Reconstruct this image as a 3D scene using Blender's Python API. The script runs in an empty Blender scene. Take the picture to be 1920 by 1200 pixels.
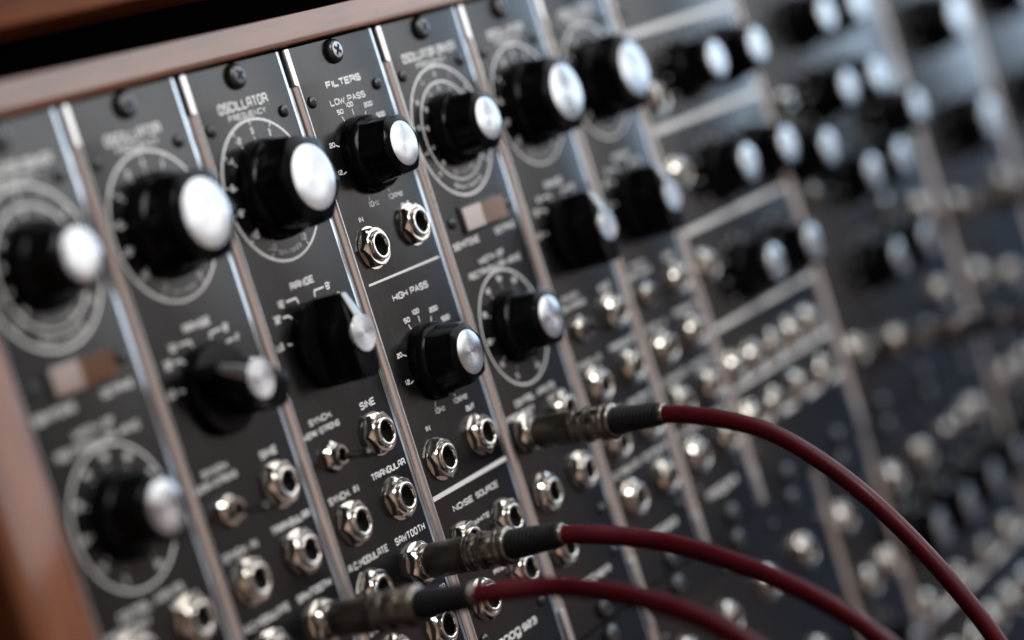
import bpy, bmesh, math, random
from mathutils import Vector, Matrix
random.seed(7)
S = 0.01                      # the scene is written in centimetres, built in metres
PI = math.pi
sc = bpy.context.scene
COL = sc.collection

# ------------------------------------------------------------------ camera
RX = (0.4945671861, -0.8157773315, -0.2998510360)
DN = (-0.2388313901, 0.2041581143, -0.9493571675)
FW = (0.8356810788, 0.5411347427, -0.0938633300)
CAM = (-45.811216, -45.345801, -3.141657)
cd = bpy.data.cameras.new('camera')
cam = bpy.data.objects.new('camera', cd)
COL.objects.link(cam)
sc.camera = cam
M = Matrix(((RX[0], -DN[0], -FW[0]), (RX[1], -DN[1], -FW[1]), (RX[2], -DN[2], -FW[2]))).to_4x4()
M.translation = Vector(CAM) * S
cam.matrix_world = M
cd.sensor_width = 36
cd.lens = 84.46
cd.clip_start = 0.01
cd.clip_end = 50
cd.dof.use_dof = True
cd.dof.focus_distance = 0.772
cd.dof.aperture_fstop = 3.3
cd.dof.aperture_blades = 9
cd.dof.aperture_rotation = 0.2

# ------------------------------------------------------------------ world and lamps
w = bpy.data.worlds.new('World'); sc.world = w; w.use_nodes = True
nt = w.node_tree; nt.nodes.clear()
tc = nt.nodes.new('ShaderNodeTexCoord'); sx = nt.nodes.new('ShaderNodeSeparateXYZ')
nt.links.new(tc.outputs['Generated'], sx.inputs[0])
def mrange(nt, src, a, b, c=0., d=1.):
    n = nt.nodes.new('ShaderNodeMapRange'); n.inputs[1].default_value = a; n.inputs[2].default_value = b
    n.inputs[3].default_value = c; n.inputs[4].default_value = d; nt.links.new(src, n.inputs[0]); return n.outputs[0]
fz = mrange(nt, sx.outputs[2], -0.5, 0.25)
fy = mrange(nt, sx.outputs[1], 0.15, -0.25)
mx = nt.nodes.new('ShaderNodeMix'); mx.data_type = 'RGBA'
mx.inputs[6].default_value = (0.040, 0.034, 0.038, 1); mx.inputs[7].default_value = (0.035, 0.036, 0.042, 1)
nt.links.new(fz, mx.inputs[0])
my = nt.nodes.new('ShaderNodeMix'); my.data_type = 'RGBA'
# the lit side of the room, to the right behind the photographer
vd = nt.nodes.new('ShaderNodeVectorMath'); vd.operation = 'DOT_PRODUCT'; vd.inputs[1].default_value = (0.71, -0.68, -0.19)
nt.links.new(tc.outputs['Generated'], vd.inputs[0])
mr = nt.nodes.new('ShaderNodeMix'); mr.data_type = 'RGBA'; mr.inputs[7].default_value = (0.40, 0.30, 0.255, 1)
nt.links.new(mx.outputs[2], mr.inputs[6]); nt.links.new(mrange(nt, vd.outputs['Value'], 0.92, 0.99), mr.inputs[0])
# bluish glow added far to the right, tints the distant panels navy
vb = nt.nodes.new('ShaderNodeVectorMath'); vb.operation = 'DOT_PRODUCT'; vb.inputs[1].default_value = (0.94, -0.28, -0.16)
nt.links.new(tc.outputs['Generated'], vb.inputs[0])
mb = nt.nodes.new('ShaderNodeMix'); mb.data_type = 'RGBA'; mb.inputs[7].default_value = (0.070, 0.105, 0.175, 1)
nt.links.new(mr.outputs[2], mb.inputs[6]); nt.links.new(mrange(nt, vb.outputs['Value'], 0.90, 0.98), mb.inputs[0])
# warm wall to the left behind the photographer
vl = nt.nodes.new('ShaderNodeVectorMath'); vl.operation = 'DOT_PRODUCT'; vl.inputs[1].default_value = (-0.50, -0.85, -0.12)
nt.links.new(tc.outputs['Generated'], vl.inputs[0])
ml = nt.nodes.new('ShaderNodeMix'); ml.data_type = 'RGBA'; ml.inputs[7].default_value = (0.46, 0.335, 0.285, 1)
nt.links.new(mb.outputs[2], ml.inputs[6]); nt.links.new(mrange(nt, vl.outputs['Value'], 0.78, 0.97), ml.inputs[0])
my.inputs[6].default_value = (0.003, 0.0015, 0.001, 1); nt.links.new(ml.outputs[2], my.inputs[7]); nt.links.new(fy, my.inputs[0])
bg = nt.nodes.new('ShaderNodeBackground'); bg.inputs[1].default_value = 1.0
nt.links.new(my.outputs[2], bg.inputs[0])
wo = nt.nodes.new('ShaderNodeOutputWorld'); nt.links.new(bg.outputs[0], wo.inputs[0])

def area(name, pos, target, sx_, sy_, power, col):
    l = bpy.data.lights.new(name, 'AREA'); l.shape = 'RECTANGLE'; l.size = sx_; l.size_y = sy_
    l.energy = power; l.color = col
    o = bpy.data.objects.new(name, l); COL.objects.link(o)
    o.location = pos
    d = (Vector(target) - Vector(pos)).normalized()
    o.rotation_euler = d.to_track_quat('-Z', 'Y').to_euler()
    return o
Q = Vector((0.2, 0, -0.08))
def polar(az, el, dist):
    a, e = math.radians(az), math.radians(el)
    return Q + Vector((math.cos(a) * math.cos(e), -math.sin(a) * math.cos(e), math.sin(e))) * dist
area('window_light', polar(47, 31.0, 2.0), Q, 1.2, 2.7, 28, (0.95, 0.975, 1.0))
area('far_window_light', polar(15, 14, 3.0), Q, 1.2, 1.9, 27, (0.62, 0.80, 1.0))

area('lettering_fill_lamp', polar(98, 33, 2.0), Q, 0.6, 0.5, 20, (0.97, 0.98, 1.0))  # added fill with no source in the room, brightens the white lettering

sc.view_settings.view_transform = 'Standard'
sc.view_settings.look = 'None'
sc.view_settings.exposure = 0
sc.view_settings.gamma = 1
sc.render.resolution_x = 1024; sc.render.resolution_y = 640

# ------------------------------------------------------------------ materials
MAT = {}
def mat(name, col, rough=0.5, metal=0., spec=0.5, coat=0., aniso=0., build=None):
    m = bpy.data.materials.new(name); m.use_nodes = True
    b = m.node_tree.nodes['Principled BSDF']
    b.inputs['Base Color'].default_value = (*col, 1); b.inputs['Roughness'].default_value = rough
    b.inputs['Metallic'].default_value = metal; b.inputs['Specular IOR Level'].default_value = spec
    b.inputs['Coat Weight'].default_value = coat
    b.inputs['Anisotropic'].default_value = aniso
    b.inputs['Coat Roughness'].default_value = 0.09 if 'walnut' in name else 0.12
    if coat > 0.9: b.inputs['Coat IOR'].default_value = 1.75 if 'walnut' in name else 2.0
    if build: build(m.node_tree, b)
    MAT[name] = m
    return m
def noise(nt, scale, detail=4, stretch=None, rough=0.6):
    t = nt.nodes.new('ShaderNodeTexCoord'); mp = nt.nodes.new('ShaderNodeMapping')
    nt.links.new(t.outputs['Object'], mp.inputs[0])
    if stretch: mp.inputs['Scale'].default_value = stretch
    n = nt.nodes.new('ShaderNodeTexNoise'); n.inputs['Scale'].default_value = scale
    n.inputs['Detail'].default_value = detail; n.inputs['Roughness'].default_value = rough
    nt.links.new(mp.outputs[0], n.inputs['Vector']); return n.outputs['Fac']
def rough_var(nt, b, fac, lo, hi):
    nt.links.new(mrange(nt, fac, 0.3, 0.7, lo, hi), b.inputs['Roughness'])
def bump(nt, b, fac, strength, dist):
    n = nt.nodes.new('ShaderNodeBump'); n.inputs['Strength'].default_value = strength
    n.inputs['Distance'].default_value = dist; nt.links.new(fac, n.inputs['Height']); nt.links.new(n.outputs[0], b.inputs['Normal'])
def ramp2(nt, fac, c0, c1, p0=0.3, p1=0.7):
    r = nt.nodes.new('ShaderNodeValToRGB'); e = r.color_ramp.elements
    e[0].position = p0; e[0].color = (*c0, 1); e[1].position = p1; e[1].color = (*c1, 1)
    nt.links.new(fac, r.inputs[0]); return r.outputs[0]

def b_panel(nt, b):
    f = noise(nt, 900, 3, (1.0, 1.0, 0.12))
    g = noise(nt, 14, 4)
    ad = nt.nodes.new('ShaderNodeMath'); ad.operation = 'ADD'
    nt.links.new(mrange(nt, g, 0.3, 0.7, 0.20, 0.25), ad.inputs[0]); nt.links.new(mrange(nt, f, 0.3, 0.7, -0.035, 0.035), ad.inputs[1])
    nt.links.new(ad.outputs[0], b.inputs['Roughness'])
    bump(nt, b, f, 0.22, 0.00010)
    base = ramp2(nt, noise(nt, 45, 6), (0.0032, 0.0033, 0.0038), (0.0052, 0.0054, 0.0062))
    # dust: sparse pale specks
    v = nt.nodes.new('ShaderNodeTexVoronoi'); v.inputs['Scale'].default_value = 420; t = nt.nodes.new('ShaderNodeTexCoord')
    nt.links.new(t.outputs['Object'], v.inputs['Vector'])
    sp = mrange(nt, v.outputs['Distance'], 0.10, 0.05); msk = mrange(nt, noise(nt, 160, 2), 0.60, 0.66)
    mu = nt.nodes.new('ShaderNodeMath'); mu.operation = 'MULTIPLY'; nt.links.new(sp, mu.inputs[0]); nt.links.new(msk, mu.inputs[1])
    md = nt.nodes.new('ShaderNodeMix'); md.data_type = 'RGBA'; nt.links.new(mu.outputs[0], md.inputs[0]); nt.links.new(base, md.inputs[6]); md.inputs[7].default_value = (0.10, 0.10, 0.10, 1)
    nt.links.new(md.outputs[2], b.inputs['Base Color'])
mat('black_panel_paint', (0.012, 0.012, 0.014), 0.3, spec=0.5, build=b_panel)
def b_alu(nt, b):
    f = noise(nt, 500, 4, (1, 1, 0.05)); rough_var(nt, b, f, 0.22, 0.36); bump(nt, b, f, 0.12, 0.00005)
mat('bare_aluminium', (0.80, 0.79, 0.78), 0.28, 1.0, build=b_alu)
mat('dull_pointer_metal', (0.24, 0.235, 0.23), 0.17, 1.0)
mat('chassis_metal', (0.30, 0.29, 0.29), 0.33, 1.0, build=b_alu)
def b_print(nt, b):
    f = noise(nt, 2600, 3)
    nt.links.new(ramp2(nt, f, (0.72, 0.71, 0.68), (0.88, 0.87, 0.84), 0.35, 0.6), b.inputs['Base Color'])
mat('printed_white', (0.6, 0.6, 0.57), 0.5, build=b_print)
def b_knob(nt, b):
    rough_var(nt, b, noise(nt, 260, 4), 0.16, 0.30)
mat('glossy_black_plastic', (0.0035, 0.0035, 0.004), 0.2, spec=0.09, build=b_knob)
def b_spun(nt, b):
    b.inputs['Anisotropic Rotation'].default_value = 0.25
    t = nt.nodes.new('ShaderNodeTangent'); t.direction_type = 'RADIAL'; t.axis = 'Y'
    nt.links.new(t.outputs[0], b.inputs['Tangent'])
    # faint turning rings
    tc = nt.nodes.new('ShaderNodeTexCoord'); s = nt.nodes.new('ShaderNodeSeparateXYZ'); nt.links.new(tc.outputs['Object'], s.inputs[0])
    cb = nt.nodes.new('ShaderNodeCombineXYZ'); nt.links.new(s.outputs[0], cb.inputs[0]); nt.links.new(s.outputs[2], cb.inputs[1])
    ln = nt.nodes.new('ShaderNodeVectorMath'); ln.operation = 'LENGTH'; nt.links.new(cb.outputs[0], ln.inputs[0])
    nz = nt.nodes.new('ShaderNodeTexNoise'); nz.noise_dimensions = '1D'; nz.inputs['Scale'].default_value = 4200; nz.inputs['Detail'].default_value = 3
    nt.links.new(ln.outputs['Value'], nz.inputs['W'])
    nt.links.new(mrange(nt, nz.outputs['Fac'], 0.3, 0.7, 0.20, 0.29), b.inputs['Roughness'])
mat('spun_aluminium', (0.52, 0.515, 0.515), 0.25, 1.0, aniso=0.86, build=b_spun)
def b_nick(nt, b):
    rough_var(nt, b, noise(nt, 330, 5), 0.09, 0.19)
    nt.links.new(ramp2(nt, noise(nt, 120, 5), (0.72, 0.67, 0.60), (0.86, 0.81, 0.74)), b.inputs['Base Color'])
mat('nickel', (0.6, 0.57, 0.52), 0.18, 1.0, build=b_nick)
def b_plug(nt, b):
    rough_var(nt, b, noise(nt, 60, 3), 0.24, 0.28)
mat('lever_metal', (0.09, 0.085, 0.08), 0.2, 1.0)
mat('plug_metal', (0.22, 0.19, 0.16), 0.25, 1.0, build=b_plug)
def b_knurl(nt, b):
    tc = nt.nodes.new('ShaderNodeTexCoord'); s = nt.nodes.new('ShaderNodeSeparateXYZ'); nt.links.new(tc.outputs['Object'], s.inputs[0])
    at = nt.nodes.new('ShaderNodeMath'); at.operation = 'ARCTAN2'; nt.links.new(s.outputs[2], at.inputs[0]); nt.links.new(s.outputs[0], at.inputs[1])
    def wave(sign):
        a = nt.nodes.new('ShaderNodeMath'); a.operation = 'MULTIPLY'; a.inputs[1].default_value = 36; nt.links.new(at.outputs[0], a.inputs[0])
        c = nt.nodes.new('ShaderNodeMath'); c.operation = 'MULTIPLY'; c.inputs[1].default_value = sign * 6400; nt.links.new(s.outputs[1], c.inputs[0])
        d = nt.nodes.new('ShaderNodeMath'); d.operation = 'ADD'; nt.links.new(a.outputs[0], d.inputs[0]); nt.links.new(c.outputs[0], d.inputs[1])
        e = nt.nodes.new('ShaderNodeMath'); e.operation = 'SINE'; nt.links.new(d.outputs[0], e.inputs[0]); return e.outputs[0]
    m = nt.nodes.new('ShaderNodeMath'); m.operation = 'MULTIPLY'; nt.links.new(wave(1), m.inputs[0]); nt.links.new(wave(-1), m.inputs[1])
    bump(nt, b, m.outputs[0], 0.22, 0.00004)
mat('knurled_metal', (0.10, 0.085, 0.07), 0.44, 1.0, build=b_knurl)
mat('jack_hole_black', (0.004, 0.004, 0.004), 0.6, spec=0.2)
def b_screw(nt, b): rough_var(nt, b, noise(nt, 400, 4), 0.25, 0.42)
mat('black_screw', (0.014, 0.014, 0.015), 0.3, spec=0.8, build=b_screw)
mat('dull_screw_face', (0.13, 0.13, 0.13), 0.38, 0.7)
mat('worn_screw_face', (0.36, 0.35, 0.36), 0.34, 0.9)
mat('rubber_black', (0.008, 0.008, 0.009), 0.42, spec=0.35)
def b_cord(nt, b):
    f = noise(nt, 180, 5); rough_var(nt, b, f, 0.36, 0.50)
    nt.links.new(ramp2(nt, noise(nt, 60, 4), (0.062, 0.0020, 0.0055), (0.088, 0.0032, 0.008)), b.inputs['Base Color'])
    bump(nt, b, noise(nt, 1500, 3), 0.08, 0.0001)
mat('red_rubber_cord', (0.1, 0.006, 0.01), 0.42, spec=0.26, build=b_cord)
mat('dark_cord', (0.05, 0.02, 0.012), 0.4)
def b_rock(nt, b): rough_var(nt, b, noise(nt, 200, 4), 0.28, 0.42)
mat('brown_plastic', (0.15, 0.062, 0.026), 0.33, spec=0.8, coat=1.0, build=b_rock)
def wood(stretch):
    def f(nt, b):
        n1 = noise(nt, 26, 8, stretch, 0.65); n2 = noise(nt, 150, 6, stretch)
        c = ramp2(nt, n1, (0.11, 0.034, 0.014), (0.27, 0.088, 0.034), 0.36, 0.66)
        mxx = nt.nodes.new('ShaderNodeMix'); mxx.data_type = 'RGBA'; mxx.blend_type = 'MULTIPLY'; mxx.inputs[0].default_value = 0.85
        nt.links.new(c, mxx.inputs[6]); nt.links.new(ramp2(nt, n2, (0.55, 0.5, 0.46), (1, 1, 1), 0.38, 0.55), mxx.inputs[7])
        # small knocks and dark spots
        sp = noise(nt, 95, 2)
        m2 = nt.nodes.new('ShaderNodeMix'); m2.data_type = 'RGBA'; m2.blend_type = 'MULTIPLY'
        nt.links.new(mrange(nt, sp, 0.70, 0.78), m2.inputs[0]); nt.links.new(mxx.outputs[2], m2.inputs[6]); m2.inputs[7].default_value = (0.35, 0.3, 0.28, 1)
        nt.links.new(m2.outputs[2], b.inputs['Base Color'])
        rough_var(nt, b, n1, 0.40, 0.52); bump(nt, b, n2, 0.12, 0.0002)
    return f
mat('walnut_along', (0.3, 0.1, 0.04), 0.4, spec=0.12, coat=1.0, build=wood((0.12, 1, 1)))
mat('walnut_upright', (0.3, 0.1, 0.04), 0.4, spec=0.12, coat=0.7, build=wood((1, 1, 0.12)))
mat('walnut_bare', (0.3, 0.1, 0.04), 0.5, spec=0.15, build=wood((0.12, 1, 1)))
mat('cabinet_black', (0.003, 0.0025, 0.002), 0.9, spec=0.02)

# ------------------------------------------------------------------ mesh helpers (cm; outward = -y)
class G:
    def __init__(s): s.v = []; s.f = []; s.m = []
    def add(s, vs, fs, mi=0):
        o = len(s.v); s.v += vs; s.f += [[i + o for i in f] for f in fs]; s.m += [mi] * len(fs); return s
    def ring_stack(s, rings, closed_start=False, closed_end=True, mi=0, mis=None):
        n = len(rings[0]); o = len(s.v)
        for r in rings: s.v += r
        for k in range(len(rings) - 1):
            for i in range(n):
                j = (i + 1) % n
                s.f.append([o + k * n + i, o + (k + 1) * n + i, o + (k + 1) * n + j, o + k * n + j]); s.m.append(mis[k] if mis else mi)
        if closed_end: s.f.append([o + (len(rings) - 1) * n + i for i in range(n)][::-1]); s.m.append(mis[-1] if mis else mi)
        if closed_start: s.f.append([o + i for i in range(n)]); s.m.append(mi)
        return s
    def box(s, x0, x1, y0, y1, z0, z1, mi=0):
        vs = [(x, y, z) for x in (x0, x1) for y in (y0, y1) for z in (z0, z1)]
        return s.add(vs, [[0, 1, 3, 2], [4, 6, 7, 5], [0, 4, 5, 1], [2, 3, 7, 6], [0, 2, 6, 4], [1, 5, 7, 3]], mi)
def circ(r, h, n=48, cx=0, cz=0, fn=None):
    out = []
    for i in range(n):
        a = 2 * PI * i / n; rr = fn(a, r) if fn else r
        out.append((cx + rr * math.cos(a), -h, cz + rr * math.sin(a)))
    return out
def mk(name, g, mats, angle=35, bevel=None):
    me = bpy.data.meshes.new(name)
    me.from_pydata([(x * S, y * S, z * S) for x, y, z in g.v], [], g.f)
    for m in mats: me.materials.append(MAT[m])
    me.polygons.foreach_set('material_index', g.m)
    bm = bmesh.new(); bm.from_mesh(me)
    bmesh.ops.recalc_face_normals(bm, faces=bm.faces)
    if bevel:
        es = [e for e in bm.edges if len(e.link_faces) == 2 and e.calc_face_angle(0) > 0.6]
        bmesh.ops.bevel(bm, geom=es, offset=bevel * S, segments=3, affect='EDGES', profile=0.5)
    bm.to_mesh(me); bm.free()
    me.polygons.foreach_set('use_smooth', [True] * len(me.polygons))
    if bevel:
        top = sorted(me.polygons, key=lambda p: -p.area)[:6]
        for p in top: p.use_smooth = False
    me.set_sharp_from_angle(angle=math.radians(angle))
    me.update(); return me
def ob(name, me, parent=None, loc=(0, 0, 0), rot=None):
    o = bpy.data.objects.new(name, me); COL.objects.link(o)
    if parent: o.parent = parent
    o.location = Vector(loc) * S
    if rot: o.rotation_euler = rot
    return o
def thing(name, label, cat, loc, group=None):
    o = bpy.data.objects.new(name, None); COL.objects.link(o); o.empty_display_size = 0.01
    o.location = Vector(loc) * S; o['label'] = label; o['category'] = cat
    if group: o['group'] = group
    return o

# ------------------------------------------------------------------ stroke lettering
def arc(cx, cy, rx, ry, a0, a1, n=6):
    return [(cx + rx * math.cos(math.radians(a0 + (a1 - a0) * i / n)), cy + ry * math.sin(math.radians(a0 + (a1 - a0) * i / n))) for i in range(n + 1)]
c = 0.2
def rr(x0, y0, x1, y1, c=0.2):
    return [(x0 + c, y0), (x1 - c, y0), (x1, y0 + c), (x1, y1 - c), (x1 - c, y1), (x0 + c, y1), (x0, y1 - c), (x0, y0 + c), (x0 + c, y0)]
FONT = {
 'A': [[(0, 0), (0, .72), (.22, 1), (.78, 1), (1, .72), (1, 0)], [(0, .42), (1, .42)]],
 'a_': [[(0, 0), (.5, 1), (1, 0)], [(.2, .35), (.8, .35)]],
 'B': [[(0, 0), (0, 1), (.8, 1), (1, .85), (1, .65), (.82, .52), (0, .52)], [(.82, .52), (1, .4), (1, .15), (.8, 0), (0, 0)]],
 'C': [[(1, .75), (1, .8), (.8, 1), (.2, 1), (0, .8), (0, .2), (.2, 0), (.8, 0), (1, .2), (1, .25)]],
 'D': [[(0, 0), (0, 1), (.7, 1), (1, .75), (1, .25), (.7, 0), (0, 0)]],
 'E': [[(1, 1), (0, 1), (0, 0), (1, 0)], [(0, .5), (.85, .5)]],
 'F': [[(1, 1), (0, 1), (0, 0)], [(0, .5), (.85, .5)]],
 'G': [[(1, .75), (1, .8), (.8, 1), (.2, 1), (0, .8), (0, .2), (.2, 0), (.8, 0), (1, .2), (1, .5), (.55, .5)]],
 'H': [[(0, 0), (0, 1)], [(1, 0), (1, 1)], [(0, .5), (1, .5)]],
 'I': [[(.5, 0), (.5, 1)]],
 'K': [[(0, 0), (0, 1)], [(1, 1), (.12, .5), (1, 0)]],
 'L': [[(0, 1), (0, 0), (1, 0)]],
 'M': [[(-.05, 0), (-.05, 1), (.5, .38), (1.05, 1), (1.05, 0)]],
 'N': [[(0, 0), (0, 1), (1, 0), (1, 1)]],
 'O': [rr(0, 0, 1, 1)],
 'P': [[(0, 0), (0, 1), (.8, 1), (1, .85), (1, .6), (.8, .45), (0, .45)]],
 'Q': [rr(0, 0, 1, 1), [(.6, .3), (1.05, -.1)]],
 'R': [[(0, 0), (0, 1), (.8, 1), (1, .85), (1, .62), (.8, .48), (0, .48)], [(.6, .48), (1, .2), (1, 0)]],
 'S': [[(1, .8), (.8, 1), (.2, 1), (0, .82), (0, .68), (.2, .53), (.8, .49), (1, .34), (1, .18), (.8, 0), (.2, 0), (0, .18)]],
 'T': [[(0, 1), (1, 1)], [(.5, 1), (.5, 0)]],
 'U': [[(0, 1), (0, .2), (.2, 0), (.8, 0), (1, .2), (1, 1)]],
 'V': [[(0, 1), (.5, 0), (1, 1)]],
 'W': [[(-.08, 1), (.2, 0), (.5, .70), (.8, 0), (1.08, 1)]],
 'Y': [[(0, 1), (.5, .5), (1, 1)], [(.5, .5), (.5, 0)]],
 'X': [[(0, 0), (1, 1)], [(0, 1), (1, 0)]],
 '0': [rr(0, 0, 1, 1, .22)],
 '1': [[(.25, .78), (.55, 1), (.55, 0)]],
 '2': [[(0, .8), (.2, 1), (.8, 1), (1, .85), (1, .65), (.8, .52), (.2, .45), (0, .3), (0, 0), (1, 0)]],
 '3': [[(0, 1), (.8, 1), (1, .85), (1, .65), (.8, .52), (.3, .52)], [(.8, .52), (1, .38), (1, .15), (.8, 0), (0, 0)]],
 '4': [[(.8, 0), (.8, 1), (0, .3), (1, .3)]],
 '5': [[(1, 1), (0, 1), (0, .55), (.8, .55), (1, .4), (1, .15), (.8, 0), (0, 0)]],
 '6': [[(1, 1), (.2, 1), (0, .8), (0, .2), (.2, 0), (.8, 0), (1, .2), (1, .4), (.8, .55), (0, .55)]],
 '7': [[(0, 1), (1, 1), (.4, 0)]],
 '8': [rr(0, .5, 1, 1, .15), rr(0, 0, 1, .5, .15)],
 '9': [[(0, 0), (.8, 0), (1, .2), (1, .8), (.8, 1), (.2, 1), (0, .8), (0, .6), (.2, .45), (1, .45)]],
 '-': [[(.15, .5), (.85, .5)]], '.': [[(.3, 0), (.3, .14)]], "'": [[(.3, 1), (.25, .7)]], '%': [[(0, 0), (1, 1)], rr(0, .65, .35, 1, .1), rr(.65, 0, 1, .35, .1)],
 'm': [[(0, 0), (0, .7), (.4, .7), (.5, .6), (.5, 0)], [(.5, .6), (.6, .7), (.9, .7), (1, .6), (1, 0)]],
 'o': [rr(0, 0, 1, .7, .18)],
 'g': [[(1, .7), (.2, .7), (0, .55), (0, .15), (.2, 0), (1, 0)], [(1, .7), (1, -.15), (.8, -.3), (0, -.3)]],
 'z': [[(0, .65), (1, .65), (0, 0), (1, 0)]],
}
NARROW = {'W': 1.25, 'M': 1.2, 'I': .10, '1': .6, '.': .35, "'": .3, '-': .6}
HP = 0.010
def ribbon(g, pts, wd, h=HP, closed=False):
    n = len(pts)
    if n > 2 and math.hypot(pts[0][0] - pts[-1][0], pts[0][1] - pts[-1][1]) < 1e-6: closed = True; pts = pts[:-1]; n -= 1
    L = []; Rr = []
    for i in range(n):
        p = pts[i]
        a = pts[i - 1] if (i > 0 or closed) else None
        b = pts[(i + 1) % n] if (i < n - 1 or closed) else None
        def nrm(u, v):
            dx, dz = v[0] - u[0], v[1] - u[1]; l = math.hypot(dx, dz) or 1e-9; return (-dz / l, dx / l)
        if a is None: nx, nz = nrm(p, b); k = 1
        elif b is None: nx, nz = nrm(a, p); k = 1
        else:
            n1 = nrm(a, p); n2 = nrm(p, b); nx, nz = n1[0] + n2[0], n1[1] + n2[1]; l = math.hypot(nx, nz)
            if l < .2: nx, nz = n1; k = 1
            else: nx /= l; nz /= l; k = min(1.8, 1 / max(.3, nx * n1[0] + nz * n1[1]))
        L.append((p[0] + nx * wd / 2 * k, -h, p[1] + nz * wd / 2 * k)); Rr.append((p[0] - nx * wd / 2 * k, -h, p[1] - nz * wd / 2 * k))
    m = n if closed else n - 1
    g.add(L + Rr, [[i, (i + 1) % n, n + (i + 1) % n, n + i] for i in range(m)])
LAY = [0]
def text(g, s, x0, x1, z, hgt, wd=None, gap=.38, rot=0., ctr=None, diagA=False):
    """s fitted between x0 and x1, baseline z"""
    wd = (wd or hgt * .17) * 1.22
    ws = [(.55 if ch == ' ' else NARROW.get(ch, 1.)) for ch in s]
    tot = sum(ws) + gap * (len(s) - 1); u = (x1 - x0 - wd) / tot
    x = x0 + wd / 2
    for ch, wq in zip(s, ws):
        if ch != ' ':
            for k, st in enumerate(FONT['a_' if (ch == 'A' and diagA) else ch]):
                pts = [(x + px * u * wq, z + wd / 2 + pz * (hgt - wd)) for px, pz in st]
                if rot and ctr:
                    ca, sa = math.cos(rot), math.sin(rot)
                    pts = [(ctr[0] + (a - ctr[0]) * ca - (b - ctr[1]) * sa, ctr[1] + (a - ctr[0]) * sa + (b - ctr[1]) * ca) for a, b in pts]
                ribbon(g, pts, wd, HP + .004 * k)
        x += (wq + gap) * u
def line(g, x0, z0, x1, z1, wd): ribbon(g, [(x0, z0), (x1, z1)], wd)
def ringline(g, cx, cz, r, wd, a0=0, a1=360):
    n = 96
    pts = [(cx + r * math.cos(math.radians(a0 + (a1 - a0) * i / n)), cz + r * math.sin(math.radians(a0 + (a1 - a0) * i / n))) for i in range(n + 1)]
    ribbon(g, pts, wd, HP - .003)
def tick(g, cx, cz, r0, r1, a, wd=.05):
    a = math.radians(a); ribbon(g, [(cx + r0 * math.cos(a), cz + r0 * math.sin(a)), (cx + r1 * math.cos(a), cz + r1 * math.sin(a))], wd)
def ctext(g, s, cx, cz, w_, h_, **k): text(g, s, cx - w_ / 2, cx + w_ / 2, cz - h_ / 2, h_, **k)

# ------------------------------------------------------------------ prototypes of the small parts
def lobes(n, depth, ph=0.):
    def f(a, r):
        t = abs(math.cos(n * (a - ph) / 2))
        q = (a - ph + PI / n) % (2 * PI / n) - PI / n          # angle from the nearest corner
        poly = math.cos(PI / n) / math.cos(PI / n - abs(q))
        soft = 1 - (1 - math.cos(PI / n)) * (1 - t)
        return r * (1 - depth / 0.13 * (1 - (0.65 * poly + 0.35 * soft)))
    return f
def knob_meshes(sr, bh, scl):
    """scl: radius factor against the small knob; sr: skirt radius; bh: full height"""
    g = G(); k = scl; L = lambda d: lobes(6, d)
    h = bh / 1.6
    rings = [circ(sr, .01, 96), circ(sr, .12 * h, 96), circ(sr * .985, .40 * h, 96, fn=L(.02)), circ(sr * .955, .50 * h, 96, fn=L(.05)), circ(sr * .90, .56 * h, 96, fn=L(.08)),
             circ(1.13 * k, .72 * h, 96, fn=L(.12)), circ(1.065 * k, 1.40 * h, 96, fn=L(.12)), circ(1.04 * k, 1.48 * h, 96, fn=L(.11)),
             circ(.80 * k, 1.575 * h, 96), circ(.765 * k, 1.585 * h, 96), circ(.755 * k, 1.56 * h, 96)]
    g.ring_stack(rings)
    body = mk('knob', g, ['glossy_black_plastic'], 28)
    g = G(); r = .745 * k
    g.ring_stack([circ(r, 1.52 * h, 96), circ(r, 1.595 * h, 96), circ(r * .985, 1.60 * h, 96), circ(r * .5, 1.602 * h, 96), circ(r * .04, 1.603 * h, 96)])
    cap = mk('metal_cap', g, ['spun_aluminium'], 30)
    g = G(); g.box(-.035, .035, -.52 * h, -.40 * h, 0, sr * 1.0 + .004)
    return body, cap
KN_S = knob_meshes(1.30, 1.60, 1.0)
KN_B = knob_meshes(1.60, 1.72, 1.39)
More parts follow.
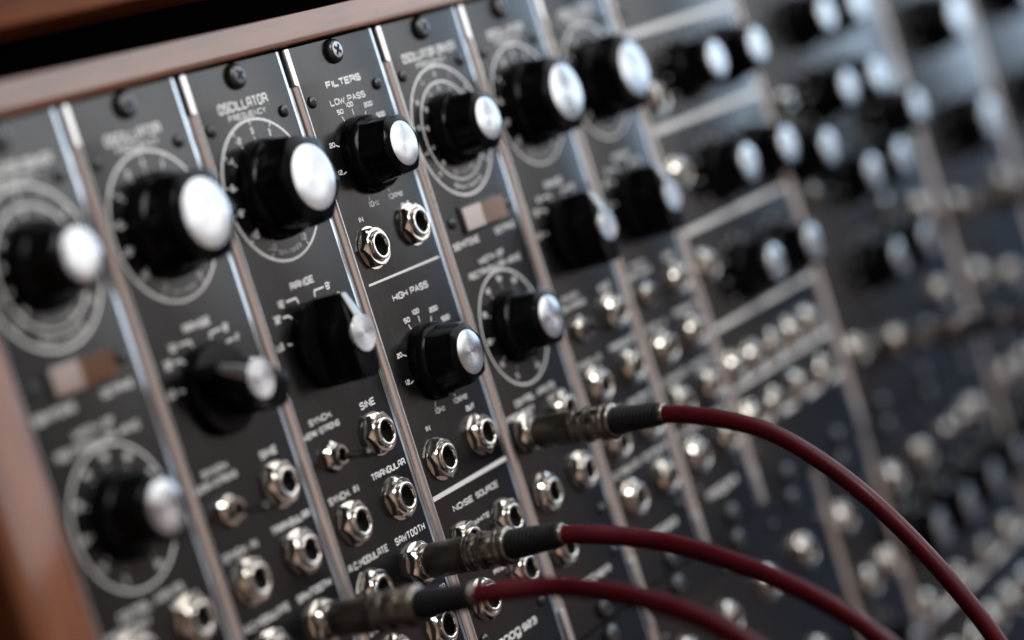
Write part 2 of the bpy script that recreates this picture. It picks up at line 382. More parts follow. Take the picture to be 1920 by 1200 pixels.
def range_meshes():
    g = G()
    g.ring_stack([circ(1.40, .01, 72), circ(1.40, .30, 72), circ(1.34, .38, 72), circ(.9, .40, 72)])
    half = [(0.10, 1.385), (.17, 1.36), (.30, 1.0), (.50, .62), (.60, .35), (.64, 0), (.61, -.4), (.57, -.9), (.52, -1.22), (.36, -1.38)]
    out = half + [(-x, z) for x, z in half[::-1]]
    def sc_(k, h): return [(x * k, -h, z * k) for x, z in out]
    def ins(d, h):
        res = []
        for x, z in out:
            l = math.hypot(x, z); res.append((x - math.copysign(min(abs(x), d), x), -h, z - d * (z / l)))
        return res
    lo = lambda pts: [(x, y + max(0, z - .56) * .45, z) for x, y, z in pts]
    g.ring_stack([sc_(1.0, .34), lo(sc_(.995, 1.52)), lo(ins(.03, 1.60)), lo(ins(.10, 1.625))])
    body = mk('pointer_knob', g, ['glossy_black_plastic'], 30)
    g = G(); r = .60
    g.ring_stack([circ(r, 1.58, 72), circ(r, 1.70, 72), circ(r * .975, 1.715, 72), circ(r * .4, 1.717, 72), circ(r * .04, 1.718, 72)])
    cap = mk('metal_cap', g, ['spun_aluminium'], 30)
    g = G(); pts = [(-.21, .56), (.21, .56), (.12, 1.34), (-.12, 1.34)]
    fh = lambda z: 1.70 - (z - .56) * .45
    g.ring_stack([[(x, -1.30, z) for x, z in pts], [(x, -fh(z), z) for x, z in pts], [(x * .8, -fh(z) - .012, z) for x, z in pts]])
    ptr = mk('pointer_inlay', g, ['dull_pointer_metal'], 30)
    return body, cap, ptr
RK = range_meshes()

def jack_meshes():
    g = G(); g.ring_stack([circ(.715, .004), circ(.72, .03), circ(.712, .052), circ(.45, .053)]); wsh = mk('washer', g, ['nickel'])
    g = G(); n = 72
    def hexr(a): return .625 / math.cos(((math.degrees(a) + 30) % 60 - 30) * PI / 180)
    r2 = []; r1 = []
    for i in range(n):
        a = 2 * PI * i / n; rh = hexr(a); ht = .312 - max(0, rh - .612) / 1.2
        r1.append((rh * math.cos(a), -.056, rh * math.sin(a))); r2.append((rh * math.cos(a), -ht, rh * math.sin(a)))
    g.ring_stack([r1, r2, circ(.612, .326, n), circ(.606, .330, n), circ(.520, .330, n), circ(.505, .322, n), circ(.50, .24, n)], closed_end=False)
    nut = mk('hex_nut', g, ['nickel'], 13)
    g = G()
    g.ring_stack([circ(.468, .10), circ(.468, .415), circ(.458, .445), circ(.435, .456), circ(.370, .456), circ(.348, .44), circ(.335, .36), circ(.335, .05), circ(.33, -.55)],
                 mis=[0, 0, 0, 0, 0, 0, 1, 1, 1])
    slv = mk('socket', g, ['nickel', 'jack_hole_black'], 50)
    return wsh, nut, slv
JK = jack_meshes()
def screw_meshes():
    g = G(); n = 48
    # pan head with a worn bright face and a cross recess
    g.ring_stack([circ(.415, .002), circ(.42, .05), circ(.385, .15), circ(.30, .215), circ(.268, .222)], closed_end=False)
    head = G(); 
    g2 = G()
    g2.ring_stack([circ(.268, .222), circ(.235, .232), circ(.02, .234)])
    big = mk('screw', g, ['black_screw'], 50)
    face = mk('screw_face', g2, ['worn_screw_face'], 50)
    facek = mk('screw_face', g2, ['dull_screw_face'], 50)
    g3 = G(); w_ = .055; L = .20
    for (a, b) in ((L, w_), (w_, L)): 
        g3.add([(-a, -.236 - (.001 if a > b else 0), -b), (a, -.236 - (.001 if a > b else 0), -b), (a * .98, -.236 - (.001 if a > b else 0), b), (-a, -.236 - (.001 if a > b else 0), b)], [[0, 1, 2, 3]])
    cross = mk('cross_recess', g3, ['jack_hole_black'])
    g = G(); g.ring_stack([circ(.20, .002, 32), circ(.205, .03, 32), circ(.18, .085, 32), circ(.11, .12, 32), circ(.02, .128, 32)]); small = mk('small_screw', g, ['black_screw'], 50)
    g3 = G(); w_ = .026; L = .10
    for (a, b, h) in ((L, w_, .129), (w_, L, .130)):
        g3.add([(-a, -h, -b), (a, -h, -b), (a, -h, b), (-a, -h, b)], [[0, 1, 2, 3]])
    cs = mk('cross_recess', g3, ['jack_hole_black'])
    return big, face, facek, cross, small, cs
SW = screw_meshes()
def toggle_meshes():
    g = G(); n = 72
    def hexr(a): return .44 / math.cos(((math.degrees(a) + 30) % 60 - 30) * PI / 180)
    r1 = [(hexr(2 * PI * i / n) * math.cos(2 * PI * i / n), -.004, hexr(2 * PI * i / n) * math.sin(2 * PI * i / n)) for i in range(n)]
    r2 = [(x, -(.20 - max(0, math.hypot(x, z) - .43) / 1.6), z) for x, y, z in r1]
    g.ring_stack([r1, r2, circ(.42, .215, n), circ(.34, .22, n), circ(.315, .24, n), circ(.315, .46, n), circ(.29, .50, n), circ(.22, .50, n), circ(.20, .40, n), circ(.19, .15, n)], mis=[0] * 8 + [1, 1])
    nut = mk('toggle_switch', g, ['nickel', 'jack_hole_black'], 13)
    g = G(); rings = []
    for h, r in ((.2, .11), (.6, .115), (1.0, .135), (1.28, .16), (1.36, .155), (1.43, .12), (1.46, .07), (1.47, .02)): rings.append(circ(r, h, 24))
    g.ring_stack(rings); lev = mk('lever', g, ['lever_metal'], 50)
    return nut, lev
TG = toggle_meshes()
def rocker_meshes():
    g = G(); g.box(-1.28, 1.28, -.06, .0, -.50, .50); g.box(-1.22, 1.22, -.09, -.055, -.45, .45); bz = mk('rocker_switch', g, ['rubber_black'], bevel=.015)
    g = G()
    prof = [(-1.10, 0), (-1.10, .12), (-.02, .20), (1.08, .50), (1.10, .48), (1.10, 0)]
    a = [(x, -h, .395) for x, h in prof]; b = [(x, -h, -.395) for x, h in prof]; n = len(prof)
    g.add(a + b, [[i, (i + 1) % n, n + (i + 1) % n, n + i] for i in range(n)] + [list(range(n)), list(range(n, 2 * n))[::-1]])
    rk = mk('rocker', g, ['brown_plastic'], 9)
    return bz, rk
RS = rocker_meshes()

# ------------------------------------------------------------------ part placement
def P_knob(root, x, z, big=False, turn=0.):
    b, c_ = KN_B if big else KN_S
    k = ob('knob', b, root, (x + random.uniform(-.012, .012), 0, z), (math.radians(random.uniform(-.5, .5)), math.radians(turn), math.radians(random.uniform(-.5, .5)))); ob('metal_cap', c_, k, (0, 0, 0)); return k
def P_range(root, x, z, turn=0.):
    k = ob('pointer_knob', RK[0], root, (x, 0, z), (0, math.radians(turn), 0)); ob('metal_cap', RK[1], k); ob('pointer_inlay', RK[2], k); return k
def P_jack(root, x, z):
    j = ob('jack', JK[2], root, (x, 0, z)); ob('washer', JK[0], j)
    ob('hex_nut', JK[1], j, (0, 0, 0), (0, math.radians(random.uniform(0, 60)), 0)); return j
def P_screw(root, x, z, worn=False):
    s_ = ob('screw', SW[0], root, (x, 0, z), (0, random.uniform(0, 1.5), 0)); ob('screw_face', SW[1] if worn else SW[2], s_); ob('cross_recess', SW[3], s_)
def P_small(root, x, z):
    s_ = ob('small_screw', SW[4], root, (x, 0, z), (0, random.uniform(0, 1.5), 0)); ob('cross_recess', SW[5], s_)
def P_toggle(root, x, z, tilt=(0.1, 0.06)):
    t = ob('toggle_switch', TG[0], root, (x, 0, z)); ob('lever', TG[1], t, (0, 0, 0), (tilt[0], 0, tilt[1])); return t
def P_rocker(root, x, z):
    r = ob('rocker_switch', RS[0], root, (x, 0, z)); ob('rocker', RS[1], r); return r

HH = 22.15
PANELS = {}
def panel(root, wid, hgt=HH):
    """front plate with bare metal edges; local x from 0 to wid"""
    key = (wid, hgt)
    if key not in PANELS:
        xr = wid - .22
        A = [(.06, .25), (.06, .06), (.065, .04), (.075, .022), (.085, .016), (.10, .012), (.30, 0.), (xr - .16, 0.), (xr - .03, .012), (xr - .01, .03), (xr, .08), (xr, .25)]
        B = [(.06, .25), (.065, .20), (.072, .165), (.12, .105), (.185, .055), (.25, .018), (.30, 0.), (xr - .16, 0.), (xr - .03, .012), (xr - .01, .03), (xr, .08), (xr, .25)]
        secs = [(0, A), (-1.16, A), (-1.22, B), (-(hgt - 1.3), B), (-(hgt - 1.24), A), (-hgt, A)]
        g = G(); n = len(A)
        for z, pr in secs: g.v += [(x, y, z) for x, y in pr]
        for k in range(len(secs) - 1):
            for i in range(n - 1):
                g.f.append([k * n + i, k * n + i + 1, (k + 1) * n + i + 1, (k + 1) * n + i]); g.m.append(0 if i == 6 else 1)
        g.f.append(list(range(n))); g.m.append(1); g.f.append([(len(secs) - 1) * n + i for i in range(n)]); g.m.append(1)
        PANELS[key] = mk('front_plate', g, ['black_panel_paint', 'bare_aluminium'], 40)
        g = G()
        pr = [(-.215, .50), (-.215, .17), (-.19, .12), (-.13, .09), (-.06, .10), (0.0, .14), (.05, .19), (.05, .50)]
        g.v = [(x, y, -1.2) for x, y in pr] + [(x, y, -(hgt - 1.27)) for x, y in pr]; n = len(pr)
        g.f = [[i, i + 1, n + i + 1, n + i] for i in range(n - 1)] + [list(range(n)), list(range(n, 2 * n))]; g.m = [0] * len(g.f)
        PANELS[key, 'c'] = mk('chassis_flange', g, ['chassis_metal'], 50)
    ob('front_plate', PANELS[key], root); ob('chassis_flange', PANELS[key, 'c'], root)

def lettering(root, g):
    me = mk('printed_lettering', g, ['printed_white']); return ob('printed_lettering', me, root)
XC = 2.6
def corner_screws(root, w_=5.4):
    P_screw(root, XC if w_ < 6 else w_ / 2 - .1, -.42); P_screw(root, XC if w_ < 6 else w_ / 2 - .1, -21.7)
    for x in (.64, w_ - .95):
        P_small(root, x, -1.84); P_small(root, x, -20.15)

def logo(g, num):
    text(g, 'moog', 1.30, 2.75, -20.72, .36, .055, .32); text(g, num, 2.86, 3.86, -20.72, .25, .05, .35)

def osc_print(g):
    text(g, 'OSCILLATOR', 1.30, 3.86, -1.45, .33, .052, .42)
    text(g, 'FREQUENCY', 1.66, 3.60, -1.73, .19, .030, .42)
    cz = -4.05
    ringline(g, XC, cz, 2.25, .085)
    for s_, a in (('0', 90), ('2', 64), ('4', 38), ('6', 12), ('8', -12), ('10', -38), ('12', -64), ('-12', -116), ('-10', -142), ('-8', -168), ('-6', 168), ('-4', 142), ('-2', 116)):
        tick(g, XC, cz, 2.08, 2.22, a, .05); tick(g, XC, cz, 1.62, 1.72, a, .04)
        r = 1.90; ar = math.radians(a); cx_, cz_ = XC + r * math.cos(ar), cz + r * math.sin(ar)
        w_ = .13 * len(s_) + (.05 if len(s_) > 1 else 0); ctext(g, s_, cx_, cz_, w_, .22, wd=.038)
    st = 'SEMITONES'
    for i, ch in enumerate(st):
        a = math.radians(-106 + i * 4.0); r = 1.98; cx_, cz_ = XC + r * math.cos(a), cz + r * math.sin(a)
        text(g, ch, cx_ - .05, cx_ + .05, cz_ - .07, .15, .028, rot=a + PI / 2, ctr=(cx_, cz_))
    text(g, 'RANGE', 2.00, 3.26, -7.20, .24, .042, .42)
    cz = -9.05
    for sgn in (-1, 1):
        ribbon(g, [(XC + sgn * .44, cz + 1.42), (XC + sgn * .50, cz + 1.60), (XC + sgn * 1.02, cz + 1.60)], .065)
        ribbon(g, [(XC + sgn * 1.00, cz + 1.06), (XC + sgn * 1.14, cz + 1.18), (XC + sgn * 1.42, cz + 1.18)], .065)
        tick(g, XC, cz, 1.43, 1.66, 90 + sgn * 77 if sgn > 0 else 13, .05)
    text(g, "16'", 1.12, 1.50, -7.58, .24, .042); text(g, "8'", 3.72, 4.02, -7.58, .24, .042)
    text(g, "32'", .70, 1.12, -7.98, .24, .042); text(g, "4'", 4.10, 4.36, -7.98, .24, .042)
    text(g, 'LO', .45, .78, -8.78, .22, .038); text(g, "2'", 4.42, 4.68, -8.78, .24, .042)
    text(g, 'SYNCH.', .78, 2.06, -11.28, .21, .038); text(g, 'WEAK-STRONG', .30, 2.25, -11.62, .20, .034)
    text(g, 'SINE', 3.50, 4.34, -11.52, .24, .04)
    text(g, 'TRIANGULAR', 2.93, 4.89, -13.72, .23, .038); text(g, 'SYNCH. IN', .52, 2.15, -13.76, .23, .036)
    text(g, 'SAWTOOTH', 3.08, 4.82, -15.91, .24, .038, .5); text(g, 'A.C.MODULATE', .42, 2.64, -15.90, .23, .034)
    text(g, 'D.C.MODULATE', .42, 2.64, -17.98, .23, .034); text(g, 'RECTANGULAR', 2.93, 4.90, -17.98, .22, .034)
    logo(g, '921B')

def driver_print(g):
    text(g, 'OSCILLATOR', .95, 3.05, -1.45, .33, .05, .42); text(g, 'DRIVER', 3.20, 4.40, -1.45, .33, .05, .42)
    text(g, 'FREQUENCY', 1.66, 3.60, -1.73, .19, .030, .42)
    cz = -4.08
    ringline(g, XC, cz, 2.30, .085); ringline(g, XC, cz, 1.74, .075)
    for i, s_ in enumerate(('-6', '-5', '-4', '-3', '-2', '-1', '0', '1', '2', '3', '4', '5', '6')):
        a = 246 - i * 26; ar = math.radians(a)
        tick(g, XC, cz, 1.62, 1.72, a, .035); tick(g, XC, cz, 2.16, 2.27, a, .035)
        for r in (2.02, 1.52): ctext(g, s_.replace('-', '-'), XC + r * math.cos(ar), cz + r * math.sin(ar), .13 * len(s_), .17, wd=.032)
    for (st, r) in (('SEMITONES', 2.02), ('OCTAVES', 1.50)):
        for i, ch in enumerate(st):
            a = math.radians(-90 + (i - len(st) / 2 + .5) * (9 / r)); cx_, cz_ = XC + r * math.cos(a), cz + r * math.sin(a)
            text(g, ch, cx_ - .05, cx_ + .05, cz_ - .07, .15, .028, rot=a + PI / 2, ctr=(cx_, cz_))
    text(g, 'SEMITONE', .46, 2.16, -8.02, .24, .04); text(g, 'OCTAVE', 3.30, 4.66, -8.02, .23, .04)
    text(g, 'WIDTH OF', 1.72, 3.42, -8.78, .22, .034); text(g, 'RECTANGULAR WAVE', .84, 4.37, -9.16, .23, .034)
    cz = -11.25
    ringline(g, XC, cz, 2.05, .07)
    for i, s_ in enumerate(('5', '10', '20', '30', '40', '50', '60', '70', '80', '90', '95')):
        a = 246 - i * 31.2; ar = math.radians(a); tick(g, XC, cz, 1.42, 1.52, a, .035)
        ctext(g, s_, XC + 1.76 * math.cos(ar), cz + 1.76 * math.sin(ar), .14 * len(s_), .20, wd=.036)
    text(g, 'CONTROL', 1.16, 2.50, -13.84, .23, .034); text(g, 'INPUTS', 2.75, 3.95, -13.84, .23, .034)
    text(g, 'FREQUENCY', .40, 2.28, -14.22, .22, .034); text(g, 'WIDTH', 3.30, 4.44, -14.22, .22, .034)
    logo(g, '921A')

def filt_print(g):
    text(g, 'FILTERS', 1.64, 3.68, -1.565, .25, .055, .30); text(g, 'LOW PASS', 1.57, 3.63, -2.14, .22, .038, .30, diagA=True)
    text(g, 'HIGH PASS', 1.58, 3.74, -8.77, .23, .038, .30, diagA=True)
    for cz, dz in ((-3.95, 0), (-11.07, 0)):
        for a in (-112, -166, 158, 136, 114, 88, 61, 36, 12, -14, -40, -64): tick(g, XC, cz, 1.36, 1.56, a, .045) if a != 136 else None
        for s_, a, r, w_ in (('50', 112, 1.70, .36), ('100', 91, 1.72, .44), ('200', 57, 1.86, .50), ('500', 36, 1.90, .50), ('20', 159, 1.74, .32), ('12', -170, 1.69, .28)):
            ar = math.radians(a); ctext(g, s_, XC + r * math.cos(ar), cz + r * math.sin(ar), w_, .17, wd=.034, gap=.3)
        text(g, '10Hz', 1.90, 2.52, cz - 1.68, .20, .032, .34); text(g, '10KHz', 3.06, 3.96, cz - 1.66, .20, .032, .34)
    text(g, 'IN', 1.10, 1.36, -5.98, .19, .036); text(g, 'OUT', 3.66, 4.18, -6.02, .18, .036, .3)
    text(g, 'IN', 1.10, 1.36, -13.12, .19, .036); text(g, 'OUT', 3.66, 4.18, -13.14, .18, .036, .3)
    line(g, .54, -7.97, 4.86, -7.97, .075)
    line(g, .30, -15.20, 5.04, -15.20, .16)
    text(g, 'NOISE', 1.20, 2.46, -15.92, .21, .036, .3); text(g, 'SOURCE', 2.66, 4.10, -15.92, .21, .036, .3)
    text(g, 'WHITE', 2.12, 3.10, -16.66, .17, .03, .3); text(g, 'PINK', 2.30, 3.06, -18.50, .17, .03, .3)
    text(g, 'moog', 1.30, 2.75, -20.72, .36, .055, .32); text(g, '923', 2.90, 3.84, -20.72, .25, .05, .35)

def fill_osc(r, turn, big_turn, no_dc=False):
    panel(r, 5.4); corner_screws(r)
    P_knob(r, XC, -4.05, True, big_turn); P_range(r, XC, -9.05, turn)
    P_toggle(r, 1.30, -12.40); P_jack(r, 3.90, -12.40)
    for z in (-14.56, -16.78, -18.92): P_jack(r, 1.30, z); P_jack(r, 3.90, z)
    g = G(); osc_print(g); lettering(r, g)
def fill_driver(r, t1, t2):
    panel(r, 5.4); corner_screws(r)
    P_knob(r, XC, -4.05, False, t1); P_rocker(r, XC + .02, -7.13); P_small(r, .80, -7.10); P_small(r, 4.52, -7.16)
    P_knob(r, XC, -11.22, False, t2)
    P_jack(r, 1.30, -14.82); P_jack(r, 3.90, -14.72); P_jack(r, 1.30, -17.0); P_jack(r, 3.90, -17.0); P_jack(r, 1.22, -18.95)
    P_small(r, 4.45, -18.60)
    g = G(); driver_print(g); lettering(r, g)

W = 5.4
GRP = 'synthesizer modules racked side by side in the wooden cabinet'
def module(name, label, x, z=0): return thing(name, label, 'synth module', (x, 0, z), GRP)
m0 = module('oscillator_driver_module', 'leftmost oscillator driver module, beside the wooden side panel, its rocker switch lit white', 0)
fill_driver(m0, 8, 20)
m1 = module('oscillator_module', 'oscillator module second from the wooden side, the only one with range pointer turned aside', W)
fill_osc(m1, -60, 5)
m2 = module('oscillator_module', 'black oscillator module touching the left edge of the module headed FILTERS', 2 * W)
fill_osc(m2, 4, 12)
m3 = module('filter_noise_module', 'sharply focused black module headed FILTERS, with LOW PASS, HIGH PASS and NOISE SOURCE sections', 3 * W)
panel(m3, 5.4)
P_screw(m3, XC, -.42, True); P_screw(m3, XC, -21.7)
for x in (.63, 4.46): P_small(m3, x, -1.83); P_small(m3, x, -20.15)
P_knob(m3, XC, -3.95, False, -2); P_knob(m3, XC, -11.07, False, -10)
for x, z in ((1.30, -6.86), (3.90, -6.62), (1.30, -14.10), (3.90, -14.02), (1.30, -17.0), (3.90, -17.03), (1.26, -18.96), (3.88, -18.86)): P_jack(m3, x, z)
g = G(); filt_print(g); lettering(m3, g)
m4 = module('oscillator_driver_module', 'driver module touching the right edge of FILTERS, with brown rocker and uppermost red lead', 4 * W)
fill_driver(m4, 14, 6)
m5 = module('oscillator_module', 'softly blurred oscillator module just right of the driver module with brown rocker', 5 * W)
fill_osc(m5, 3, 10)
m6 = module('oscillator_module', 'blurred oscillator module between another oscillator and the wide panel with white bars', 6 * W)
fill_osc(m6, 2, 25)

# ------------------------------------------------------------------ wide modules far along the rack (out of focus)
def ticks_for(g, x, z, r0=1.38, r1=1.62, n=11):
    for i in range(n): tick(g, x, z, r0, r1, 246 - i * 312 / (n - 1), .07)
def wide(name, label, x0, x1, knobs=(), jacks=(), bars=(), smalls=(), bigs=(), z0=0., toggles=(), inner=()):
    w_ = x1 - x0
    r = module(name, label, x0, z0); panel(r, round(w_, 2))
    n = max(1, round(w_ / 5.4)) 
    for i in range(n):
        P_screw(r, (i + .5) * w_ / n - .1, -.42); P_screw(r, (i + .5) * w_ / n - .1, -21.7)
    for x in (.64, w_ - .95): P_small(r, x, -1.84); P_small(r, x, -20.15)
    g = G()
    for x, z in knobs: P_knob(r, x - x0, z - z0, False, random.uniform(0, 60)); ticks_for(g, x - x0, z - z0)
    for x, z in bigs: P_knob(r, x - x0, z - z0, True, random.uniform(0, 60)); ticks_for(g, x - x0, z - z0, 1.75, 2.0)
    for x, z in jacks: P_jack(r, x - x0, z - z0)
    for x, z in smalls: P_small(r, x - x0, z - z0)
    for x, z in toggles: P_toggle(r, x - x0, z - z0)
    for a, b, z, wd in bars: line(g, a - x0, z - z0, b - x0, z - z0, wd)
    if g.f: lettering(r, g)
    return r
wide('filter_bank_module', 'double-width blurred module with paired knobs between pale bars above two jack rows', 37.8, 48.6,
     knobs=[(42.2, -4.75), (46.2, -4.75), (42.3, -9.12), (46.3, -9.12), (42.0, -13.35), (45.9, -13.35)],
     jacks=[(39.0, -5.5), (39.0, -8.6), (38.9, -12.45)] + [(x, -16.7) for x in (38.75, 40.5, 42.4, 44.4, 46.3)] + [(x, -18.85) for x in (38.8, 41.0, 43.5, 46.1)],
     bars=[(38.2, 48.0, -2.75, .24), (38.2, 48.0, -6.7, .24), (38.2, 48.0, -10.9, .22), (38.2, 48.0, -14.95, .2), (38.2, 48.0, -17.5, .2), (38.2, 48.0, -19.4, .24)])
wide('fixed_filter_module', 'triple-width blurred module with knob columns, right of the module with pale bars', 48.6, 64.0,
     knobs=[(54.0, -4.45), (57.6, -4.45), (54.05, -7.86), (57.56, -7.86), (50.2, -9.95), (61.1, -9.98), (54.0, -11.82), (57.6, -11.8), (54.1, -15.9), (57.8, -15.85)],
     jacks=[(49.9, -18.9), (60.7, -18.8), (54.4, -19.7), (58.0, -20.3), (61.4, -14.8)],
     toggles=[(50.2, -7.5), (50.5, -11.9), (57.5, -13.8)], smalls=[(50.4, -4), (61, -4)])
wide('large_knob_module', 'far blurred upper module with two large metal-capped knobs near the right edge', 64.0, 75.3,
     bigs=[(69.2, -6.6), (69.6, -12.1)], jacks=[(66.1, -15.7), (72.6, -15.6), (70.2, -20.2), (66.0, -19.2)])
wide('end_module', 'dark blurred module cut off by the upper right corner of the photo', 75.3, 91.5,
     bigs=[(80.4, -6.4), (80.6, -12.2), (87, -6.4), (87, -12.2)], jacks=[(77.5, -16.5), (81, -16.5), (84.5, -16.5), (77.5, -19.6), (81, -19.6)])
# lower row
ZB = -22.3
wide('patch_module', 'lower row panel at the bottom edge, left of the scattered jacks, crossed by red leads', 16.2, 26.9, z0=ZB, smalls=[(24.1, -22.75)], jacks=[(20, -27), (24, -27)])
wide('jack_field_module', 'lower row black panel with scattered jacks below the narrow oscillator modules', 26.9, 42.9, z0=ZB,
     jacks=[(28.7, -25.2), (32.3, -25.1), (36.1, -24.95), (39.8, -24.9), (38.4, -28.8), (34.8, -28.9), (31.2, -29)], smalls=[(29.4, -22.75), (33.4, -23.4), (38, -23.2)], bars=[(28, 31.5, -26.6, .12)])
wide('narrow_jack_module', 'narrow lower row panel with two close jacks, between the uppermost and middle red leads', 42.9, 48.4, z0=ZB,
     knobs=[(44.6, -30.9)], jacks=[(43.95, -24.85), (44.5, -27.9), (46.9, -27.9)], smalls=[(46.5, -24.2)])
wide('sequencer_module', 'wide lower row panel with silver-capped knobs above jacks, behind the uppermost red lead', 48.4, 64.0, z0=ZB,
     knobs=[(50.1, -27.6), (53.8, -27.65), (57.5, -27.6), (61.2, -27.5)],
     jacks=[(49.8, -24.9), (53.5, -24.9), (60.7, -24.8)] + [(x, -30.8) for x in (49.5, 53.3, 56.9, 60.4)] + [(50.5, -33.6), (53.2, -33.7), (55.8, -33.7), (58.4, -33.7), (61, -33.7), (51.2, -37), (54.2, -37), (57.2, -37)],
     bars=[(48.8, 63.4, -31.45, .30)], toggles=[(56.9, -24.8), (58.8, -24.8)], smalls=[(51.6, -23.4), (55.2, -23.4), (59, -26), (62.4, -26), (51.8, -29.2), (55.5, -29.2), (59.2, -29.2)])
wide('sequencer_module', 'dark blurred lower row panel running off the right edge of the photo', 64.0, 80.2, z0=ZB,
     knobs=[(65.6, -27.5), (69.3, -27.5), (73, -27.5)], jacks=[(65, -30.8), (68.7, -30.8), (65.6, -24.4), (68.2, -24.4), (70.8, -24.4), (73.4, -24.4), (65.4, -33.7), (68.2, -33.7), (72.4, -30.8)])

# ------------------------------------------------------------------ wooden cabinets
cab = thing('synthesizer_cabinet', 'reddish-brown wooden cabinet framing all the modules, with left side panel and top rail', 'cabinet', (0, 0, 0))
def wbox(name, parent, x0, x1, y0, y1, z0, z1, m, bev=.12):
    g = G(); g.box(0, x1 - x0, 0, y1 - y0, 0, z1 - z0); return ob(name, mk(name, g, [m], 40, bevel=bev), parent, (x0, y0, z0))
wbox('side_panel', cab, -2.55, -.06, -.42, 26, -46, .07, 'walnut_upright', .28)
wbox('top_rail', cab, -2.55, 92, -.40, 26, .085, 1.03, 'walnut_along', .05)
wbox('side_panel', cab, 92.05, 94.5, -.42, 26, -46, .07, 'walnut_upright', .28)
wbox('bottom_rail', cab, -2.55, 92, -.40, 26, -48, -46.02, 'walnut_along', .05)
wbox('backboard', cab, -.04, 92, 1.6, 2.0, -45.9, .05, 'cabinet_black', .01)
wbox('row_divider', cab, 0, 92, .30, 1.5, -22.6, -21.8, 'cabinet_black', .01)
up = thing('upper_cabinet', 'second wooden cabinet above the main one, only its lower edge showing top left', 'cabinet', (0, 0, 2.4))
wbox('bottom_rail', up, -4, 94, -.35, 26, 0.02, 3.4, 'walnut_bare', .10)
wbox('gap_shade_board', up, -1.5, 92, 3.2, 24, -1.36, 0.01, 'cabinet_black', .02)  # added black board, stands in for the deep shade between the cabinets

# ------------------------------------------------------------------ patch leads
def frame_tube(path, r, n=20, sub=6):
    P = [Vector(p) for p in path]
    pts = []
    for i in range(len(P) - 1):
        p0 = P[max(i - 1, 0)]; p1 = P[i]; p2 = P[i + 1]; p3 = P[min(i + 2, len(P) - 1)]
        for k in range(sub):
            t = k / sub
            pts.append(.5 * ((2 * p1) + (-p0 + p2) * t + (2 * p0 - 5 * p1 + 4 * p2 - p3) * t * t + (-p0 + 3 * p1 - 3 * p2 + p3) * t ** 3))
    pts.append(P[-1])
    for _ in range(60): pts = [pts[0]] + [(pts[i - 1] + 2 * pts[i] + pts[i + 1]) / 4 for i in range(1, len(pts) - 1)] + [pts[-1]]
    rings = []; up_ = Vector((0, 0, 1)); t = (pts[1] - pts[0]).normalized(); nrm = (up_ - t * up_.dot(t)).normalized()
    for i, p in enumerate(pts):
        t = (pts[min(i + 1, len(pts) - 1)] - pts[max(i - 1, 0)]).normalized(); nrm = (nrm - t * nrm.dot(t)).normalized(); b = t.cross(nrm)
        rings.append([tuple(p + (nrm * math.cos(2 * PI * k / n) + b * math.sin(2 * PI * k / n)) * r) for k in range(n)])
    g = G(); g.ring_stack(rings, True, True); return g
def plug_meshes():
    g = G(); g.ring_stack([circ(.30, -.3, 40), circ(.30, .47, 40), circ(.50, .475, 40), circ(.545, .52, 40), circ(.575, .60, 40), circ(.575, 1.88, 40), circ(.555, 1.93, 40)], closed_end=False)
    sl = mk('plug_sleeve', g, ['knurled_metal'], 50); sl2 = mk('plug_sleeve', g, ['nickel'], 50)
    g = G(); prof = [(.55, 1.92), (.575, 1.98), (.625, 2.03), (.625, 2.11), (.575, 2.16), (.555, 2.2), (.555, 2.40), (.575, 2.44), (.625, 2.49), (.625, 2.57), (.575, 2.62), (.56, 2.66), (.555, 3.04), (.585, 3.09), (.635, 3.13), (.635, 3.19), (.59, 3.24), (.565, 3.27), (.565, 3.35), (.60, 3.39), (.63, 3.42), (.625, 3.48), (.58, 3.53), (.40, 3.54)]
    g.ring_stack([circ(r, h, 48) for r, h in prof], closed_end=False); rg = mk('ring_collar', g, ['plug_metal'], 60)
    g = G(); prof = []; h = 3.45; r0 = .475
    while h < 5.25:
        r = r0 - (h - 3.45) * .045; prof += [(r, h), (r + .012, h + .04), (r, h + .08), (r - .022, h + .11)]; h += .14
    prof += [(.375, 5.30), (.33, 5.36), (.2, 5.37)]
    g.ring_stack([circ(r, h, 40) for r, h in prof]); bt = mk('strain_relief', g, ['rubber_black'], 60)
    g = G(); g.ring_stack([circ(.30, 5.28, 32), circ(.355, 5.34, 32), circ(.365, 5.40, 32), circ(.33, 5.46, 32), circ(.28, 5.47, 32)]); co = mk('end_collar', g, ['plug_metal'], 60)
    return sl, rg, bt, co, sl2
PL = plug_meshes()
def patch(label, jx, jz, path, tiltz=0., tiltx=0., cordmat='red_rubber_cord', scale=1.0, group='patch leads plugged into the modules'):
    r = thing('patch_lead', label, 'audio cable', (jx, 0, jz), group)
    rot = (tiltz, 0, tiltx)
    p = ob('plug', PL[0] if cordmat != 'dark_cord' else PL[4], r, (0, 0, 0), rot)
    ob('ring_collar', PL[1], p); ob('strain_relief', PL[2], p); ob('end_collar', PL[3], p)
    from mathutils import Euler
    e = Euler(rot).to_matrix()
    s0 = e @ Vector((0, -5.2, 0)); s1 = e @ Vector((0, -5.9, 0))
    loc = [tuple(s0), tuple(s1)] + [(x - jx, y, z - jz) for x, y, z in path]
    ob('cord', mk('cord', frame_tube(loc, .30), [cordmat], 60), r)
    return r
CORD1 = [(23.50, -8.08, -16.03), (23.59, -8.86, -16.60), (23.63, -9.61, -17.31), (23.66, -10.34, -18.04), (23.67, -11.05, -18.85), (23.74, -11.69, -19.78), (23.79, -12.31, -20.80), (23.82, -12.91, -21.87), (23.83, -13.49, -23.01), (23.91, -14.02, -24.24), (23.87, -14.55, -25.57), (23.92, -14.87, -26.91), (23.9, -15.1, -29), (24, -15, -33)]
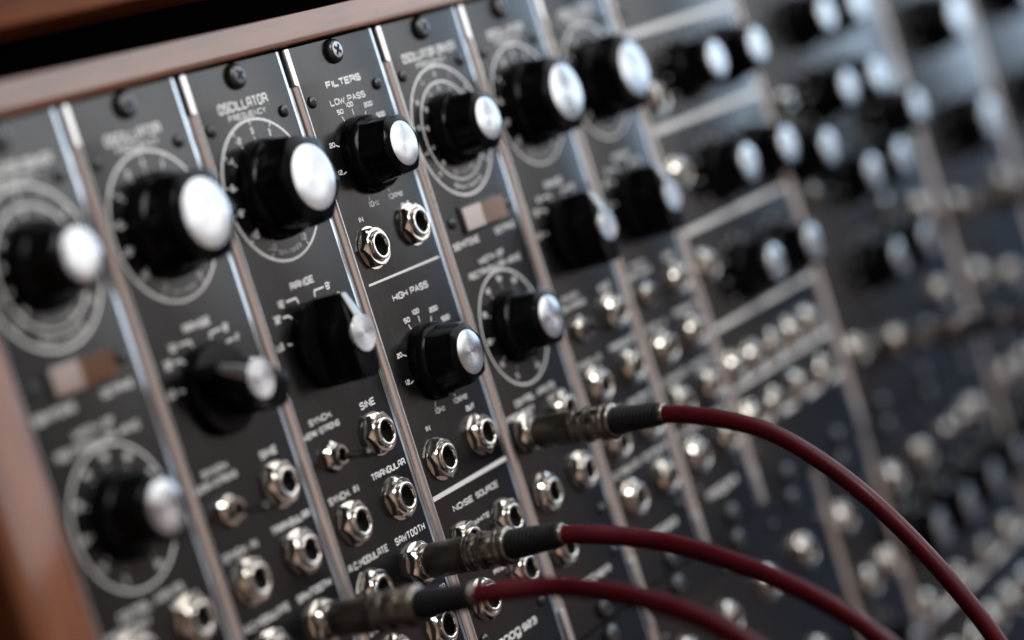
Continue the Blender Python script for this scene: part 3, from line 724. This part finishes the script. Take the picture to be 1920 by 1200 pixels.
CORD2 = [(16.21, -7.44, -17.59), (16.06, -8.38, -17.90), (15.88, -9.46, -18.31), (15.71, -10.56, -18.77), (15.46, -11.56, -19.23), (15.32, -12.53, -19.74), (15.14, -13.47, -20.35), (14.93, -14.38, -21.02), (14.79, -15.21, -21.79), (14.60, -16.00, -22.71), (14.4, -17, -24.5), (14.2, -17.6, -28)]
CORD3 = [(10.88, -6.8, -17.18), (10.78, -7.70, -17.33), (10.73, -8.57, -17.53), (10.66, -9.43, -17.77), (10.52, -10.57, -18.13), (10.34, -11.67, -18.57), (10.16, -12.58, -19.03), (9.97, -13.49, -19.61), (9.79, -14.46, -20.41), (9.6, -15.4, -22), (9.5, -16, -25)]
patch('sharp red patch lead, uppermost of the three arcs, black boot against blurred jacks', 4 * W + 1.30, -14.82, CORD1, tiltz=math.radians(3.6), tiltx=math.radians(1.5))
patch('red patch lead plugged under the sharp word SAWTOOTH, middle of the three arcs', 2 * W + 3.90, -16.78, CORD2, tiltz=math.radians(-.2), tiltx=math.radians(3))
patch('blurred red patch lead, lowest of the three complete arcs, plug beside A.C.MODULATE jack', W + 3.90, -16.78, CORD3, tiltz=math.radians(.5), tiltx=math.radians(3))
CORD4 = [(-3.5, -.7, -20), (-2.50, -2.01, -17.55), (-1.54, -3.25, -16.21), (-0.57, -4.25, -15.42), (0.29, -4.97, -15.09), (1.22, -5.49, -15.17), (1.95, -6.11, -15.43), (2.18, -7.07, -15.73), (2.20, -8.10, -16.16), (2.17, -9.08, -16.80), (2.07, -10.00, -17.63), (1.95, -10.95, -18.84), (1.8, -11.6, -21)]
CORD4 = [(x, y, z - .22) for x, y, z in CORD4]
r4 = thing('loose_cord', 'short glimpse of a very blurred red cord crossing the bottom edge left of centre', 'audio cable', (CORD4[0][0], CORD4[0][1], CORD4[0][2]))
ob('cord', mk('cord', frame_tube([(x + 3.5, y + .7, z + 20) for x, y, z in CORD4], .30), ['red_rubber_cord'], 60), r4)
patch('far blurred metal plug with dark cord in the triple-width module, lower of two', 54.4, -19.7, [(54.6, -8, -20.4), (55, -11, -22.5), (55.3, -13, -27), (55.3, -13.5, -33)], cordmat='dark_cord')
patch('far blurred metal plug with dark cord below the two large knobs, higher of two', 66.1, -15.7, [(66.2, -8, -16.6), (66.5, -11, -19), (66.8, -13, -24), (67, -13.5, -30)], cordmat='dark_cord')
